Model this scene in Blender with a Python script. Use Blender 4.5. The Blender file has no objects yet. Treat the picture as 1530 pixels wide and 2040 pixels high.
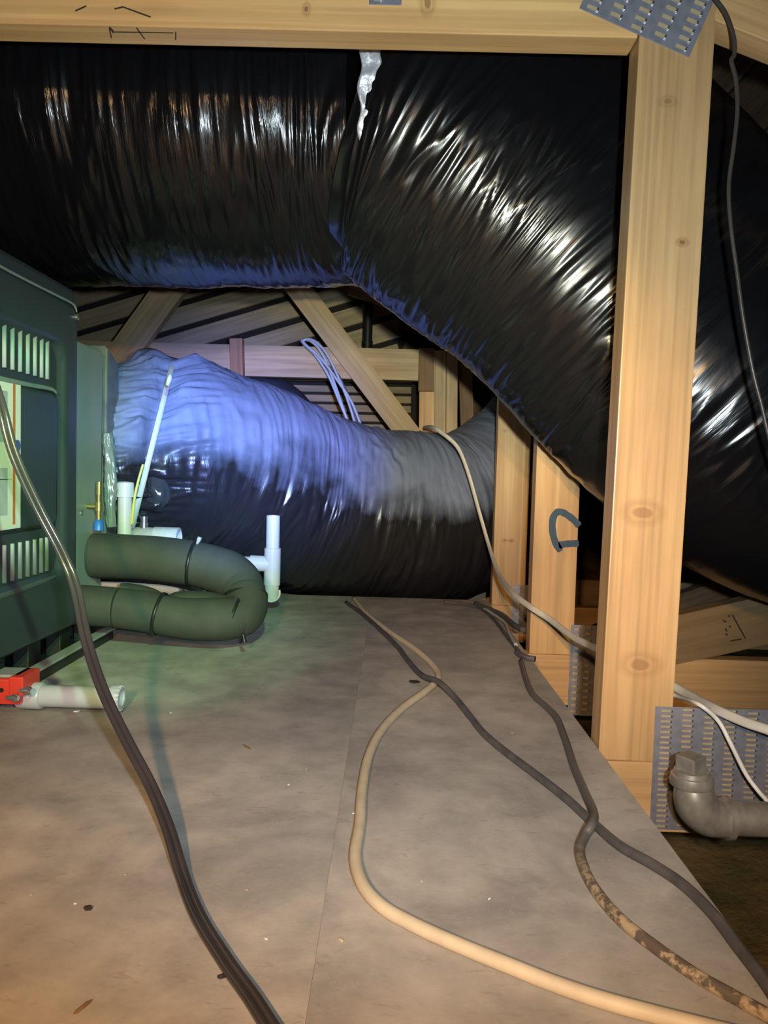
import bpy, bmesh, math, random
from mathutils import Vector, Matrix, noise
random.seed(7)
R = math.radians
C = bpy.context.scene.collection
S = bpy.context.scene
# ------------------------------------------------------------------ camera
F = 1484.0                      # focal length in pixels of the 1530 x 2040 frame
CAM = Vector((0.0, 0.0, 0.345))
MAT = Matrix.Rotation(R(0.494), 3, 'Z') @ Matrix.Rotation(R(90 - 3.02), 3, 'X') @ Matrix.Rotation(R(1.6), 3, 'Z')
cd = bpy.data.cameras.new('camera'); cam = bpy.data.objects.new('camera', cd); C.objects.link(cam)
cd.sensor_fit = 'VERTICAL'; cd.sensor_height = 24.0; cd.lens = 24.0 * F / 2040.0
cd.clip_start = 0.02; cd.clip_end = 50
cam.matrix_world = Matrix.Translation(CAM) @ MAT.to_4x4()
S.camera = cam
# ------------------------------------------------------------------ world, exposure
w = bpy.data.worlds.new('world'); S.world = w; w.use_nodes = True
w.node_tree.nodes['Background'].inputs[0].default_value = (0.5, 0.6, 0.7, 1)
w.node_tree.nodes['Background'].inputs[1].default_value = 0.01
S.view_settings.view_transform = 'Standard'; S.view_settings.look = 'None'
S.view_settings.exposure = 0.0; S.view_settings.gamma = 1.0; S.view_settings.use_curve_mapping = False


def lamp(name, kind, loc, power, color, radius=0.02, aim=None, angle=60, blend=1.0):
    l = bpy.data.lights.new(name, kind); l.energy = power; l.color = color; l.shadow_soft_size = radius
    o = bpy.data.objects.new(name, l); C.objects.link(o); o.location = loc
    if kind == 'SPOT':
        l.spot_size = R(angle); l.spot_blend = blend
        o.rotation_euler = (Vector(aim) - Vector(loc)).to_track_quat('-Z', 'Y').to_euler()
    return o


# headlamp of the person above the phone, the phone's own flash, and two coloured torches held beside it
lamp('headlamp', 'SPOT', (-0.14, -0.40, 0.60), 52, (1.0, 0.54, 0.22), 0.022, (-0.42, 0.40, 0.0), 108, 0.8)
lamp('stud_fill', 'SPOT', (-0.04, -0.40, 0.60), 50, (1.0, 0.60, 0.28), 0.016, (0.38, 1.9, 0.08), 28, 1.0)  # added warm fill that lifts the far studs, set beside the headlamp
lamp('phone_flash', 'SPOT', (0.06, -0.02, 0.365), 43, (0.80, 0.94, 1.0), 0.010, (0.0, 1.3, 0.58), 108, 1.0)
lamp('far_fill', 'SPOT', (0.03, -0.02, 0.40), 90, (1.0, 0.95, 0.60), 0.010, (0.02, 2.5, 0.66), 36, 1.0)  # added fill that brightens the far framing, not a torch of its own
lamp('green_torch', 'SPOT', (0.02, 0.10, 0.64), 80, (0.42, 1.0, 0.46), 0.01, (-0.52, 1.5, 0.20), 40, 1.0)
lamp('blue_torch', 'SPOT', (0.04, 0.0, 0.40), 400, (0.13, 0.21, 1.0), 0.01, (-0.36, 1.9, 0.41), 24, 1.0)


# ------------------------------------------------------------------ helpers
def ray(u, v):
    return MAT @ Vector(((u - 765) / F, -(v - 1020) / F, -1.0))


def onY(u, v, Y):
    d = ray(u, v); return CAM + d * ((Y - CAM.y) / d.y)


def P(u, v, Y, *r): return (*onY(u, v, Y), *r)


def onX(u, v, X):
    d = ray(u, v); return CAM + d * ((X - CAM.x) / d.x)


def onZ(u, v, Z):
    d = ray(u, v); return CAM + d * ((Z - CAM.z) / d.z)


def tag(o, label=None, cat=None, group=None, kind=None):
    if label: o['label'] = label
    if cat: o['category'] = cat
    if group: o['group'] = group
    if kind: o['kind'] = kind
    return o


def empty(name, loc, label=None, cat=None, group=None, kind=None):
    o = bpy.data.objects.new(name, None); C.objects.link(o); o.location = loc
    o.empty_display_size = 0.05
    return tag(o, label, cat, group, kind)


def link(name, me, mat, parent=None, mw=None):
    if mat is not None:
        for m in (mat if isinstance(mat, (list, tuple)) else [mat]): me.materials.append(m)
    o = bpy.data.objects.new(name, me); C.objects.link(o)
    if mw is not None: o.matrix_world = mw
    if parent is not None:
        o.parent = parent
        o.matrix_parent_inverse = pinv(parent)
    return o


def pinv(p):
    # world matrix of the parent computed by hand, since the depsgraph is not evaluated yet
    m = Matrix.LocRotScale(p.location, p.rotation_euler, p.scale)
    if p.parent: m = p.parent_world if hasattr(p, 'parent_world') else (Matrix(p.matrix_parent_inverse) and (wm(p.parent) @ p.matrix_parent_inverse @ m))
    return m.inverted()


def wm(p):
    m = Matrix.LocRotScale(p.location, p.rotation_euler, p.scale)
    return (wm(p.parent) @ p.matrix_parent_inverse @ m) if p.parent else m


def mesh_of(bm, name, smooth=False):
    me = bpy.data.meshes.new(name); bm.to_mesh(me); bm.free()
    if smooth:
        for p in me.polygons: p.use_smooth = True
    return me


def bm_box(bm, lo, hi, bev=0.0, mi=0):
    r = bmesh.ops.create_cube(bm, size=1.0)
    vs = r['verts']
    lo = Vector(lo); hi = Vector(hi); c = (lo + hi) / 2; s = hi - lo
    for v in vs: v.co = Vector((v.co.x * s.x, v.co.y * s.y, v.co.z * s.z)) + c
    fs = set(f for v in vs for f in v.link_faces)
    for f in fs: f.material_index = mi
    if bev > 0:
        es = list(set(e for v in vs for e in v.link_edges))
        bmesh.ops.bevel(bm, geom=es, offset=bev, segments=2, affect='EDGES', profile=0.6)


def box(name, lo, hi, mat, parent=None, bev=0.002):
    bm = bmesh.new()
    c = (Vector(lo) + Vector(hi)) / 2
    bm_box(bm, Vector(lo) - c, Vector(hi) - c, bev)
    return link(name, mesh_of(bm, name), mat, parent, Matrix.Translation(c))


def board(name, p0, p1, wdir, wid, thk, mat, parent=None, bev=0.0015):
    """a timber from p0 to p1 (centre line); local X runs along the grain, local Y is the wide direction"""
    p0 = Vector(p0); p1 = Vector(p1); L = (p1 - p0).length
    x = (p1 - p0).normalized(); y = Vector(wdir); y = (y - x * y.dot(x)).normalized(); z = x.cross(y)
    bm = bmesh.new(); bm_box(bm, (-L / 2, -wid / 2, -thk / 2), (L / 2, wid / 2, thk / 2), bev)
    m = Matrix((x, y, z)).transposed().to_4x4(); m.translation = (p0 + p1) / 2
    return link(name, mesh_of(bm, name), mat, parent, m)


def cat(pts, n=8):
    """Catmull-Rom through tuples of any length"""
    pts = [tuple(p) for p in pts]; P = [pts[0]] + pts + [pts[-1]]; out = []
    for i in range(1, len(P) - 2):
        for k in range(n):
            t = k / n; r = []
            for a, b, c, d in zip(P[i - 1], P[i], P[i + 1], P[i + 2]):
                r.append(0.5 * ((2 * b) + (-a + c) * t + (2 * a - 5 * b + 4 * c - d) * t * t + (-a + 3 * b - 3 * c + d) * t ** 3))
            out.append(tuple(r))
    out.append(pts[-1]); return out


def frames(cs):
    """z-up based frames, falling back smoothly where the path turns vertical"""
    out = []; prev = None
    for i, c in enumerate(cs):
        t = (cs[min(i + 1, len(cs) - 1)] - cs[max(i - 1, 0)]).normalized()
        if prev is None:
            up = Vector((0, 0, 1)) if abs(t.z) < 0.9 else Vector((0, 1, 0))
            n1 = (up - t * up.dot(t)).normalized()
        else:
            n1 = (prev - t * prev.dot(t)).normalized()
        prev = n1; out.append((t, n1, n1.cross(t)))
    return out


def tube(name, pts, mat, parent=None, r=0.004, seg=12, n=8, cap=True, disp=None, smooth=True, twist=None):
    """pts: (x,y,z) or (x,y,z,r) or (x,y,z,r1,r2). Object origin at the first point."""
    q = [tuple(p) if len(p) > 3 else (p[0], p[1], p[2], r) for p in pts]
    q = [p if len(p) == 5 else (p[0], p[1], p[2], p[3], p[3]) for p in q]
    q = cat(q, n) if n > 1 else q
    cs = [Vector(p[:3]) for p in q]; fr = frames(cs); o0 = cs[0].copy()
    verts = []; uv = []; s = 0.0
    for i, (c, (t, a, b)) in enumerate(zip(cs, fr)):
        if i: s += (c - cs[i - 1]).length
        for k in range(seg):
            th = 2 * math.pi * k / seg + (twist(s) if twist else 0)
            d = disp(s, th) if disp else 0.0
            verts.append(c - o0 + a * math.cos(th) * (q[i][3] + d) + b * math.sin(th) * (q[i][4] + d)); uv.append((s, k / seg))
    faces = []; fuv = []
    for i in range(len(cs) - 1):
        for k in range(seg):
            k2 = (k + 1) % seg; v0, v1 = i * seg + k, i * seg + k2
            faces.append((v0, v0 + seg, v1 + seg, v1))
            s0, s1 = uv[v0][0], uv[v0 + seg][0]; t0, t1 = k / seg, (k + 1) / seg
            fuv += [(s0, t0), (s1, t0), (s1, t1), (s0, t1)]
    if cap:
        for base, rev in ((0, False), ((len(cs) - 1) * seg, True)):
            f = [base + k for k in range(seg)]
            if rev: f.reverse()
            faces.append(tuple(f)); fuv += [(0, 0)] * seg
    me = bpy.data.meshes.new(name); me.from_pydata(verts, [], faces)
    l = me.uv_layers.new(name='UVMap')
    for i, x in enumerate(fuv): l.data[i].uv = x
    if smooth:
        for p in me.polygons: p.use_smooth = len(p.vertices) == 4
    me.update()
    bm = bmesh.new(); bm.from_mesh(me); bmesh.ops.recalc_face_normals(bm, faces=bm.faces); bm.to_mesh(me); bm.free()
    return link(name, me, mat, parent, Matrix.Translation(o0))


def lathe(name, base, axis, prof, mat, parent=None, seg=28, smooth=True):
    """prof: list of (height, radius) along the axis from base"""
    ax = Vector(axis).normalized(); up = Vector((0, 0, 1)) if abs(ax.z) < 0.9 else Vector((1, 0, 0))
    a = (up - ax * up.dot(ax)).normalized(); b = ax.cross(a); verts = []; faces = []
    for h, rr in prof:
        for k in range(seg):
            th = 2 * math.pi * k / seg; verts.append(ax * h + a * rr * math.cos(th) + b * rr * math.sin(th))
    for i in range(len(prof) - 1):
        for k in range(seg):
            k2 = (k + 1) % seg; faces.append((i * seg + k, i * seg + k2, (i + 1) * seg + k2, (i + 1) * seg + k))
    faces.append(tuple(range(seg))); faces.append(tuple((len(prof) - 1) * seg + k for k in range(seg)))
    me = bpy.data.meshes.new(name); me.from_pydata(verts, [], faces)
    bm = bmesh.new(); bm.from_mesh(me); bmesh.ops.recalc_face_normals(bm, faces=bm.faces)
    for f in bm.faces: f.smooth = smooth and len(f.verts) == 4
    for e in bm.edges:
        if len(e.link_faces) == 2 and e.calc_face_angle(0) > 0.7: e.smooth = False
    bm.to_mesh(me); bm.free()
    return link(name, me, mat, parent, Matrix.Translation(Vector(base)))


# ------------------------------------------------------------------ materials
class NT:
    def __init__(s, name, base=(0.5, 0.5, 0.5), rough=0.5, metal=0.0, spec=0.5):
        s.m = bpy.data.materials.new(name); s.m.use_nodes = True; s.t = s.m.node_tree; s.n = s.t.nodes
        s.b = s.n['Principled BSDF']
        s.b.inputs['Base Color'].default_value = (*base, 1); s.b.inputs['Roughness'].default_value = rough
        s.b.inputs['Metallic'].default_value = metal; s.b.inputs['Specular IOR Level'].default_value = spec

    def add(s, typ, ins=None, **kw):
        n = s.n.new(typ)
        for k, v in kw.items(): setattr(n, k, v)
        for k, v in (ins or {}).items():
            if hasattr(v, 'is_output') or isinstance(v, bpy.types.NodeSocket): s.t.links.new(v, n.inputs[k])
            else: n.inputs[k].default_value = v
        return n

    def math(s, op, a, b=0.0, clamp=False):
        return s.add('ShaderNodeMath', {0: a, 1: b}, operation=op, use_clamp=clamp).outputs[0]

    def vec(s, which='Object', scale=(1, 1, 1), rnd=False):
        c = s.add('ShaderNodeTexCoord').outputs[which]
        if rnd:
            o = s.add('ShaderNodeObjectInfo').outputs['Random']
            o = s.math('MULTIPLY', o, 37.0)
            c = s.add('ShaderNodeVectorMath', {0: c, 1: o}, operation='ADD').outputs[0]
        return s.add('ShaderNodeMapping', {'Vector': c, 'Scale': scale}).outputs[0]

    def noise(s, v, scale=5, detail=4, rough=0.55, dist=0.0):
        return s.add('ShaderNodeTexNoise', {'Vector': v, 'Scale': scale, 'Detail': detail, 'Roughness': rough, 'Distortion': dist}).outputs['Fac']

    def ramp(s, f, stops):
        r = s.add('ShaderNodeValToRGB', {'Fac': f}); e = r.color_ramp.elements
        while len(e) < len(stops): e.new(0.5)
        for i, (p, c) in enumerate(stops):
            e[i].position = p; e[i].color = (*c, 1) if len(c) == 3 else c
        return r.outputs['Color']

    def mix(s, f, a, b, blend='MIX'):
        n = s.n.new('ShaderNodeMix'); n.data_type = 'RGBA'; n.blend_type = blend
        for i, v in ((0, f), (6, a), (7, b)):
            if isinstance(v, bpy.types.NodeSocket): s.t.links.new(v, n.inputs[i])
            else: n.inputs[i].default_value = (*v, 1) if isinstance(v, tuple) and len(v) == 3 else v
        return n.outputs[2]

    def bump(s, h, st=0.3, dist=0.002, prev=None):
        ins = {'Height': h, 'Strength': st, 'Distance': dist}
        if prev is not None: ins['Normal'] = prev
        return s.add('ShaderNodeBump', ins).outputs[0]

    def set(s, **kw):
        names = dict(color='Base Color', rough='Roughness', normal='Normal', coat='Coat Weight', coatr='Coat Roughness', metal='Metallic')
        for k, v in kw.items():
            i = s.b.inputs[names[k]]
            if isinstance(v, bpy.types.NodeSocket): s.t.links.new(v, i)
            else: i.default_value = v
        return s


def wood(name, light, dark, rough=0.5, knots=(), grain=1.0):
    t = NT(name, light, rough, 0, 0.45)
    v = t.vec('Object', (1.3, 24, 24), True)
    g = t.noise(v, 1.6, 6, 0.6, 0.6)
    col = t.ramp(g, [(0.30, dark), (0.50, tuple(0.5 * (a + b) for a, b in zip(light, dark))), (0.68, light)])
    v2 = t.vec('Object', (1.0, 90, 90), True)
    g2 = t.noise(v2, 1.4, 3, 0.5)
    col = t.mix(t.math('MULTIPLY', t.ramp(g2, [(0.45, (0, 0, 0)), (0.62, (1, 1, 1))]), 0.28 * grain), col, tuple(0.6 * a for a in dark))
    big = t.noise(t.vec('Object', (3, 9, 9), True), 1.5, 3)
    col = t.mix(0.5, col, t.ramp(big, [(0.3, (0.35, 0.35, 0.35)), (0.7, (0.62, 0.6, 0.58))]), 'OVERLAY')
    oc = t.add('ShaderNodeTexCoord').outputs['Object']
    for (kx, ky, kr, kd) in knots:
        wob = t.add('ShaderNodeTexNoise', {'Vector': oc, 'Scale': 60.0, 'Detail': 2.0})
        wv = t.add('ShaderNodeVectorMath', {0: wob.outputs['Color'], 1: (0.006, 0.006, 0)}, operation='MULTIPLY').outputs[0]
        pv = t.add('ShaderNodeVectorMath', {0: oc, 1: wv}, operation='ADD').outputs[0]
        d = t.add('ShaderNodeVectorMath', {0: pv, 1: (kx + 0.003, ky + 0.003, 0)}, operation='SUBTRACT').outputs[0]
        d = t.add('ShaderNodeVectorMath', {0: d, 1: (1 / kr, 0.6 / kr, 0)}, operation='MULTIPLY').outputs[0]
        ln = t.add('ShaderNodeVectorMath', {0: d}, operation='LENGTH').outputs['Value']
        m1 = t.ramp(ln, [(0.0, (1, 1, 1)), (0.28, (1, 1, 1)), (0.40, (0.15, 0.15, 0.15)), (0.62, (0.5, 0.5, 0.5)), (1.0, (0, 0, 0))])
        col = t.mix(t.math('MULTIPLY', m1, kd), col, (0.23, 0.11, 0.045))
    nb = t.bump(g2, 0.25 * grain, 0.0008)
    t.set(color=col, normal=nb, rough=t.ramp(g, [(0.3, (rough + .1,) * 3), (0.7, (rough - .08,) * 3)]))
    return t.m


pine = wood('pine timber', (0.68, 0.44, 0.20), (0.50, 0.29, 0.12), 0.5)
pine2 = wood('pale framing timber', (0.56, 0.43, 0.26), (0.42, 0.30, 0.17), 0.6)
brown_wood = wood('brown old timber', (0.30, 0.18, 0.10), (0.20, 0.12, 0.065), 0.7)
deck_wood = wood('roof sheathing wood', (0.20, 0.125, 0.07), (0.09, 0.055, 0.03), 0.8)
back_wood = wood('pale sheathing wood', (0.54, 0.45, 0.29), (0.38, 0.29, 0.17), 0.7)


def plain(name, c, rough=0.5, metal=0.0, var=0.12, scale=30, spec=0.5, bump=0.0):
    t = NT(name, c, rough, metal, spec); n = t.noise(t.vec('Object'), scale, 4)
    t.set(color=t.ramp(n, [(0.3, tuple(max(0, a * (1 - var)) for a in c)), (0.7, tuple(min(1, a * (1 + var)) for a in c))]))
    if bump: t.set(normal=t.bump(n, bump, 0.001))
    return t.m


def plastic_film(name, dust_amt, base=(0.010, 0.010, 0.011), dustc=(0.20, 0.20, 0.20), rough=0.16, wr=1.0, sc=1.0, thr=0.25):
    """thin glossy polyethylene jacket; u of the UV map runs along the duct in metres, v around it"""
    t = NT(name, base, rough, 0, 0.5)
    uv = t.add('ShaderNodeTexCoord').outputs['UV']
    m1 = t.add('ShaderNodeMapping', {'Vector': uv, 'Scale': (26 * sc, 4.5, 1)}).outputs[0]
    n1 = t.noise(m1, 1.0, 5, 0.6, 0.8)
    m2 = t.add('ShaderNodeMapping', {'Vector': uv, 'Scale': (70 * sc, 11, 1)}).outputs[0]
    n2 = t.noise(m2, 1.0, 4, 0.6, 0.5)
    lo = t.noise(t.add('ShaderNodeMapping', {'Vector': uv, 'Scale': (9, 7, 1)}).outputs[0], 1.0, 3, 0.5, 0.3)
    amt = t.ramp(lo, [(0.38, (0.25, 0.25, 0.25)), (0.6, (1, 1, 1))])
    h = t.math('ADD', t.math('MULTIPLY', n1, 1.0), t.math('MULTIPLY', n2, 0.35))
    h = t.math('MULTIPLY', h, amt)
    nb = t.bump(h, 0.42 * wr, 0.010)
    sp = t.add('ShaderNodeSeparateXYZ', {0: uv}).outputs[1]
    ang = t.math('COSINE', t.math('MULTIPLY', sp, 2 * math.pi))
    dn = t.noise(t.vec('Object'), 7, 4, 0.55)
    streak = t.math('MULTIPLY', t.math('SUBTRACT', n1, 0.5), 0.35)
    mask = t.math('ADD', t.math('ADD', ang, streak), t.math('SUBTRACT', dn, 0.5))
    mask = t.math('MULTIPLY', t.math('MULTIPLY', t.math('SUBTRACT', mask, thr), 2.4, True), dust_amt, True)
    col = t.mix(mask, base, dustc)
    rg = t.math('ADD', t.math('MULTIPLY', mask, 0.45), t.math('ADD', t.math('MULTIPLY', dn, 0.16), rough - 0.08))
    t.set(color=col, normal=nb, rough=rg)
    return t.m


film_big = plastic_film('black duct jacket', 0.10, base=(0.006, 0.006, 0.007), thr=0.5, dustc=(0.05, 0.055, 0.06), rough=0.20)
film_big2 = plastic_film('black elbow jacket', 0.10, base=(0.006, 0.006, 0.007), thr=0.5, dustc=(0.06, 0.065, 0.07), rough=0.22, wr=0.55)
film_dusty_bluelit = plastic_film('dusty blue lit duct jacket', 0.9, base=(0.016, 0.016, 0.018), dustc=(0.19, 0.23, 0.34), rough=0.28, wr=1.0, thr=-0.10)  # real dust on top; its blue tint is torch light put into the colour
foil = NT('foil tape', (0.62, 0.62, 0.66), 0.42, 0.35)
foil.set(normal=foil.bump(foil.noise(foil.vec('Object'), 55, 3), 0.7, 0.004)); foil = foil.m
galv = NT('galvanised steel', (0.32, 0.32, 0.36), 0.42, 0.5)
vv = galv.ramp(galv.add('ShaderNodeTexVoronoi', {'Vector': galv.vec('Object'), 'Scale': 90.0}).outputs['Distance'], [(0, (.35, .35, .35)), (.8, (.65, .65, .65))])
galv.set(color=galv.mix(0.5, (0.31, 0.31, 0.36), vv, 'OVERLAY')); galv = galv.m
furn = plain('furnace dark enamel', (0.036, 0.052, 0.060), 0.40, 0.1, 0.05, 9)
furn_slot = plain('louver edge metal', (0.075, 0.09, 0.088), 0.4, 0.1)
coilc = plain('grey green cabinet paint', (0.26, 0.29, 0.27), 0.45, 0.1, 0.06, 8)
pvc = plain('white pvc', (0.60, 0.60, 0.55), 0.28, 0, 0.03, 20)
pvc_old2 = plain('greyed pvc socket', (0.55, 0.56, 0.50), 0.4, 0, 0.08, 40)
pvc_old = plain('dusty pvc', (0.42, 0.42, 0.38), 0.4, 0, 0.12, 40)
foam = plain('black foam pipe insulation', (0.050, 0.054, 0.047), 0.72, 0, 0.14, 22, 0.35, 0.15)
blackp = plain('black plastic', (0.014, 0.014, 0.016), 0.4, 0, 0.1)
panm = plain('drain pan plastic', (0.016, 0.018, 0.018), 0.5, 0, 0.1)
redp = plain('red plastic', (0.62, 0.045, 0.03), 0.35, 0, 0.05)
greyp = plain('grey plastic cover', (0.30, 0.31, 0.32), 0.5, 0, 0.06)
chrome = plain('bright screw steel', (0.6, 0.6, 0.6), 0.25, 0.9, 0.05)
brass = plain('brass', (0.55, 0.42, 0.16), 0.3, 0.8, 0.1)
bluep = plain('blue handle plastic', (0.03, 0.16, 0.62), 0.4)
nylon = plain('pale nylon strap', (0.62, 0.64, 0.46), 0.5, 0, 0.06)
yellow = plain('yellow wire jacket', (0.60, 0.55, 0.10), 0.5)
paper = plain('label paper', (0.66, 0.66, 0.62), 0.6, 0, 0.05, 8)
orangeink = plain('orange print', (0.52, 0.16, 0.05), 0.6)
blueink = plain('blue print', (0.05, 0.09, 0.35), 0.6)
greyink = plain('grey print', (0.36, 0.38, 0.40), 0.6)
paint = plain('blue spray paint', (0.03, 0.07, 0.11), 0.6)
pencil = plain('pencil mark', (0.035, 0.028, 0.02), 0.8)
iron = plain('dusty cast iron', (0.36, 0.33, 0.28), 0.36, 0.45, 0.25, 60, 0.5, 0.2)
cord_black = plain('black power cord', (0.045, 0.040, 0.042), 0.16, 0, 0.1)
cab_tan = plain('dusty tan cable', (0.60, 0.51, 0.36), 0.6, 0, 0.10, 40)
cab_dark = plain('dusty dark cable', (0.085, 0.08, 0.08), 0.5, 0, 0.3, 60)
cab_nm = plain('off white flat cable', (0.60, 0.57, 0.48), 0.5, 0, 0.08, 40)
cab_white = plain('white thin wire', (0.80, 0.78, 0.72), 0.4)
cab_blue = plain('pale blue cable', (0.40, 0.48, 0.60), 0.4)
film_green = plain('crumpled clear wrap', (0.22, 0.26, 0.23), 0.15)
duct_wrap = plain('wrapped duct box', (0.16, 0.175, 0.165), 0.35, 0.2, 0.25, 25, 0.5, 0.5)
film_clear = plain('crumpled dark film', (0.035, 0.04, 0.04), 0.18)
tt = NT('mottled dark cable', (0.1, 0.1, 0.1), 0.5)
mt = tt.noise(tt.vec('Object'), 95, 3, 0.7)
ty = tt.add('ShaderNodeSeparateXYZ', {0: tt.vec('Object')}).outputs[1]
tm = tt.ramp(tt.math('MULTIPLY', tt.math('ADD', ty, 0.64), -4.0, True), [(0.0, (0, 0, 0)), (0.35, (1, 1, 1))])
tt.set(color=tt.mix(tm, (0.105, 0.095, 0.09), tt.ramp(mt, [(0.47, (0.12, 0.095, 0.07)), (0.58, (0.42, 0.32, 0.20))]))); cab_mott = tt.m

# floor sheet: dusty particle board with stains
ft = NT('dusty floor sheet', (0.3, 0.25, 0.2), 0.62, 0, 0.35)
fv = ft.vec('Object')
a = ft.noise(fv, 2.6, 7, 0.62, 0.4); b = ft.noise(fv, 18, 5, 0.6); c = ft.noise(fv, 160, 3, 0.6)
fc = ft.ramp(a, [(0.30, (0.31, 0.30, 0.285)), (0.48, (0.395, 0.38, 0.36)), (0.70, (0.49, 0.465, 0.43))])
fc = ft.mix(0.7, fc, ft.ramp(b, [(0.3, (0.36, 0.36, 0.36)), (0.7, (0.62, 0.61, 0.60))]), 'OVERLAY')
b2 = ft.noise(fv, 7, 4, 0.6, 1.2)
fc = ft.mix(0.6, fc, ft.ramp(b2, [(0.36, (0.38, 0.37, 0.37)), (0.62, (0.60, 0.59, 0.56))]), 'OVERLAY')
b3 = ft.noise(ft.vec('Object', (1, 2.2, 1)), 42, 3, 0.6, 0.8)
fc = ft.mix(ft.math('MULTIPLY', ft.ramp(b3, [(0.62, (0, 0, 0)), (0.70, (1, 1, 1))]), 0.3), fc, (0.20, 0.16, 0.13))
fc = ft.mix(ft.math('MULTIPLY', ft.ramp(c, [(0.6, (0, 0, 0)), (0.72, (1, 1, 1))]), 0.35), fc, (0.50, 0.44, 0.36))
st = ft.noise(ft.vec('Object', (1, 1.6, 1)), 6, 5, 0.65, 0.3)
fc = ft.mix(ft.math('MULTIPLY', ft.ramp(st, [(0.60, (0, 0, 0)), (0.72, (1, 1, 1))]), 0.38), fc, (0.14, 0.12, 0.11))
ft.set(color=fc, normal=ft.bump(ft.math('ADD', b, ft.math('MULTIPLY', c, 0.4)), 0.22, 0.002)); floorm = ft.m

it = NT('blown insulation', (0.15, 0.12, 0.06), 0.9, 0, 0.1)
iv = it.vec('Object'); i1 = it.noise(iv, 5, 6, 0.65); i2 = it.noise(iv, 60, 4, 0.6)
it.set(color=it.ramp(i1, [(0.35, (0.05, 0.065, 0.025)), (0.5, (0.13, 0.10, 0.045)), (0.7, (0.24, 0.17, 0.085))]), normal=it.bump(i2, 0.8, 0.006)); insul = it.m
darkback = plain('dark backing sheet', (0.02, 0.016, 0.013), 0.9)  # near-black sheet behind board gaps and vent slats, also the vent frame

# ------------------------------------------------------------------ setting: floor, walls, roof
FZ = 0.016
fl = empty('floor', (0, 1.0, FZ)); tag(fl, kind='structure')
ex = onZ(1200, 1500, FZ).x
SEAM = -0.042
box('floor_panel', (-1.6, -0.45, 0.0), (SEAM - 0.00005, 1.955, FZ), floorm, fl, 0.0004)
# the right sheet follows the slightly skewed cut edge seen in the photograph
e0 = onZ(1530, 1945, FZ); e1 = onZ(985, 1215, FZ); kx = (e1.x - e0.x) / (e1.y - e0.y)
bm = bmesh.new()
yb, yf = 1.955, -0.45
ring = [(SEAM + 0.00005, yf), (e0.x + kx * (yf - e0.y), yf), (e0.x + kx * (yb - e0.y), yb), (SEAM + 0.00005, yb)]
lo_ = [bm.verts.new((x, y, 0.0)) for x, y in ring]; hi_ = [bm.verts.new((x, y, FZ)) for x, y in ring]
bm.faces.new(lo_[::-1]); bm.faces.new(hi_)
for i in range(4): bm.faces.new((lo_[i], lo_[(i + 1) % 4], hi_[(i + 1) % 4], hi_[i]))
bmesh.ops.recalc_face_normals(bm, faces=bm.faces)
link('floor_panel', mesh_of(bm, 'floor_panel'), floorm, fl)
EDGE = lambda y: e0.x + kx * (y - e0.y)

# loose insulation over the ceiling below, one uncountable bed
bm = bmesh.new(); NX, NY = 90, 120; g = []
for j in range(NY + 1):
    row = []
    for i in range(NX + 1):
        x = -1.7 + 3.9 * i / NX; y = -0.5 + 3.64 * j / NY
        z = -0.175 + 0.045 * noise.noise(Vector((x * 4, y * 4, 0))) + 0.018 * noise.noise(Vector((x * 17, y * 17, 3)))
        row.append(bm.verts.new((x, y, z)))
    g.append(row)
for j in range(NY):
    for i in range(NX): bm.faces.new((g[j][i], g[j][i + 1], g[j + 1][i + 1], g[j + 1][i]))
o = link('loose_insulation', mesh_of(bm, 'loose_insulation', True), insul)
tag(o, 'brown and greenish loose insulation lying below the floor edge around the framing', 'insulation', kind='stuff')

# back wall of slanted boards
wb = empty('wall_back', (0, 3.15, 0)); tag(wb, kind='structure')
box('backing', (-1.7, 3.19, -0.3), (2.2, 3.21, 2.4), darkback, wb, 0)
sl = math.tan(R(17.5))
for i in range(-7, 17):
    c0 = onY(430, 660, 3.17); zc = c0.z + i * 0.104
    x0, x1 = -1.65, 0.02
    board('sheathing_board', (x0, 3.175, zc + (x0 - c0.x) * sl), (x1, 3.175, zc + (x1 - c0.x) * sl), (0, 0, 1), 0.074 + 0.004 * math.sin(i * 2.1), 0.018, back_wood, wb, 0.001)
for i in range(-6, 18):
    zc = 0.70 + i * 0.135
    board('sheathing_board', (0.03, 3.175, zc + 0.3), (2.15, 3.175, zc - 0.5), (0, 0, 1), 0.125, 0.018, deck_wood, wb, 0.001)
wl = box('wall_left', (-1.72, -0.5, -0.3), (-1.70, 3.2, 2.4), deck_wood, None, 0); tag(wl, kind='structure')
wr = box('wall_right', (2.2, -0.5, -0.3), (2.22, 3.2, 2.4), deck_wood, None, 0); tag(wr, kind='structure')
# roof slope falling to the right, planked
ce = empty('ceiling', (0, 1.5, 1.6)); tag(ce, kind='structure')
ra = math.tan(R(19))
for i in range(13):
    y0 = -0.5 + i * 0.285
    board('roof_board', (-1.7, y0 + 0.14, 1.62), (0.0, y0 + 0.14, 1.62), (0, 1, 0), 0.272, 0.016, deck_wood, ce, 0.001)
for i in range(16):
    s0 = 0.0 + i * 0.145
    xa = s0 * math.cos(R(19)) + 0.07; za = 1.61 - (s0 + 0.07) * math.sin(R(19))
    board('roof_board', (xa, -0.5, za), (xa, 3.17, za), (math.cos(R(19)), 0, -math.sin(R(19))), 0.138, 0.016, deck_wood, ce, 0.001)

# ------------------------------------------------------------------ trusses
Y1, Y2, Y3, Y4 = 0.90, 1.44, 1.98, 2.52
TH = 0.038


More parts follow.
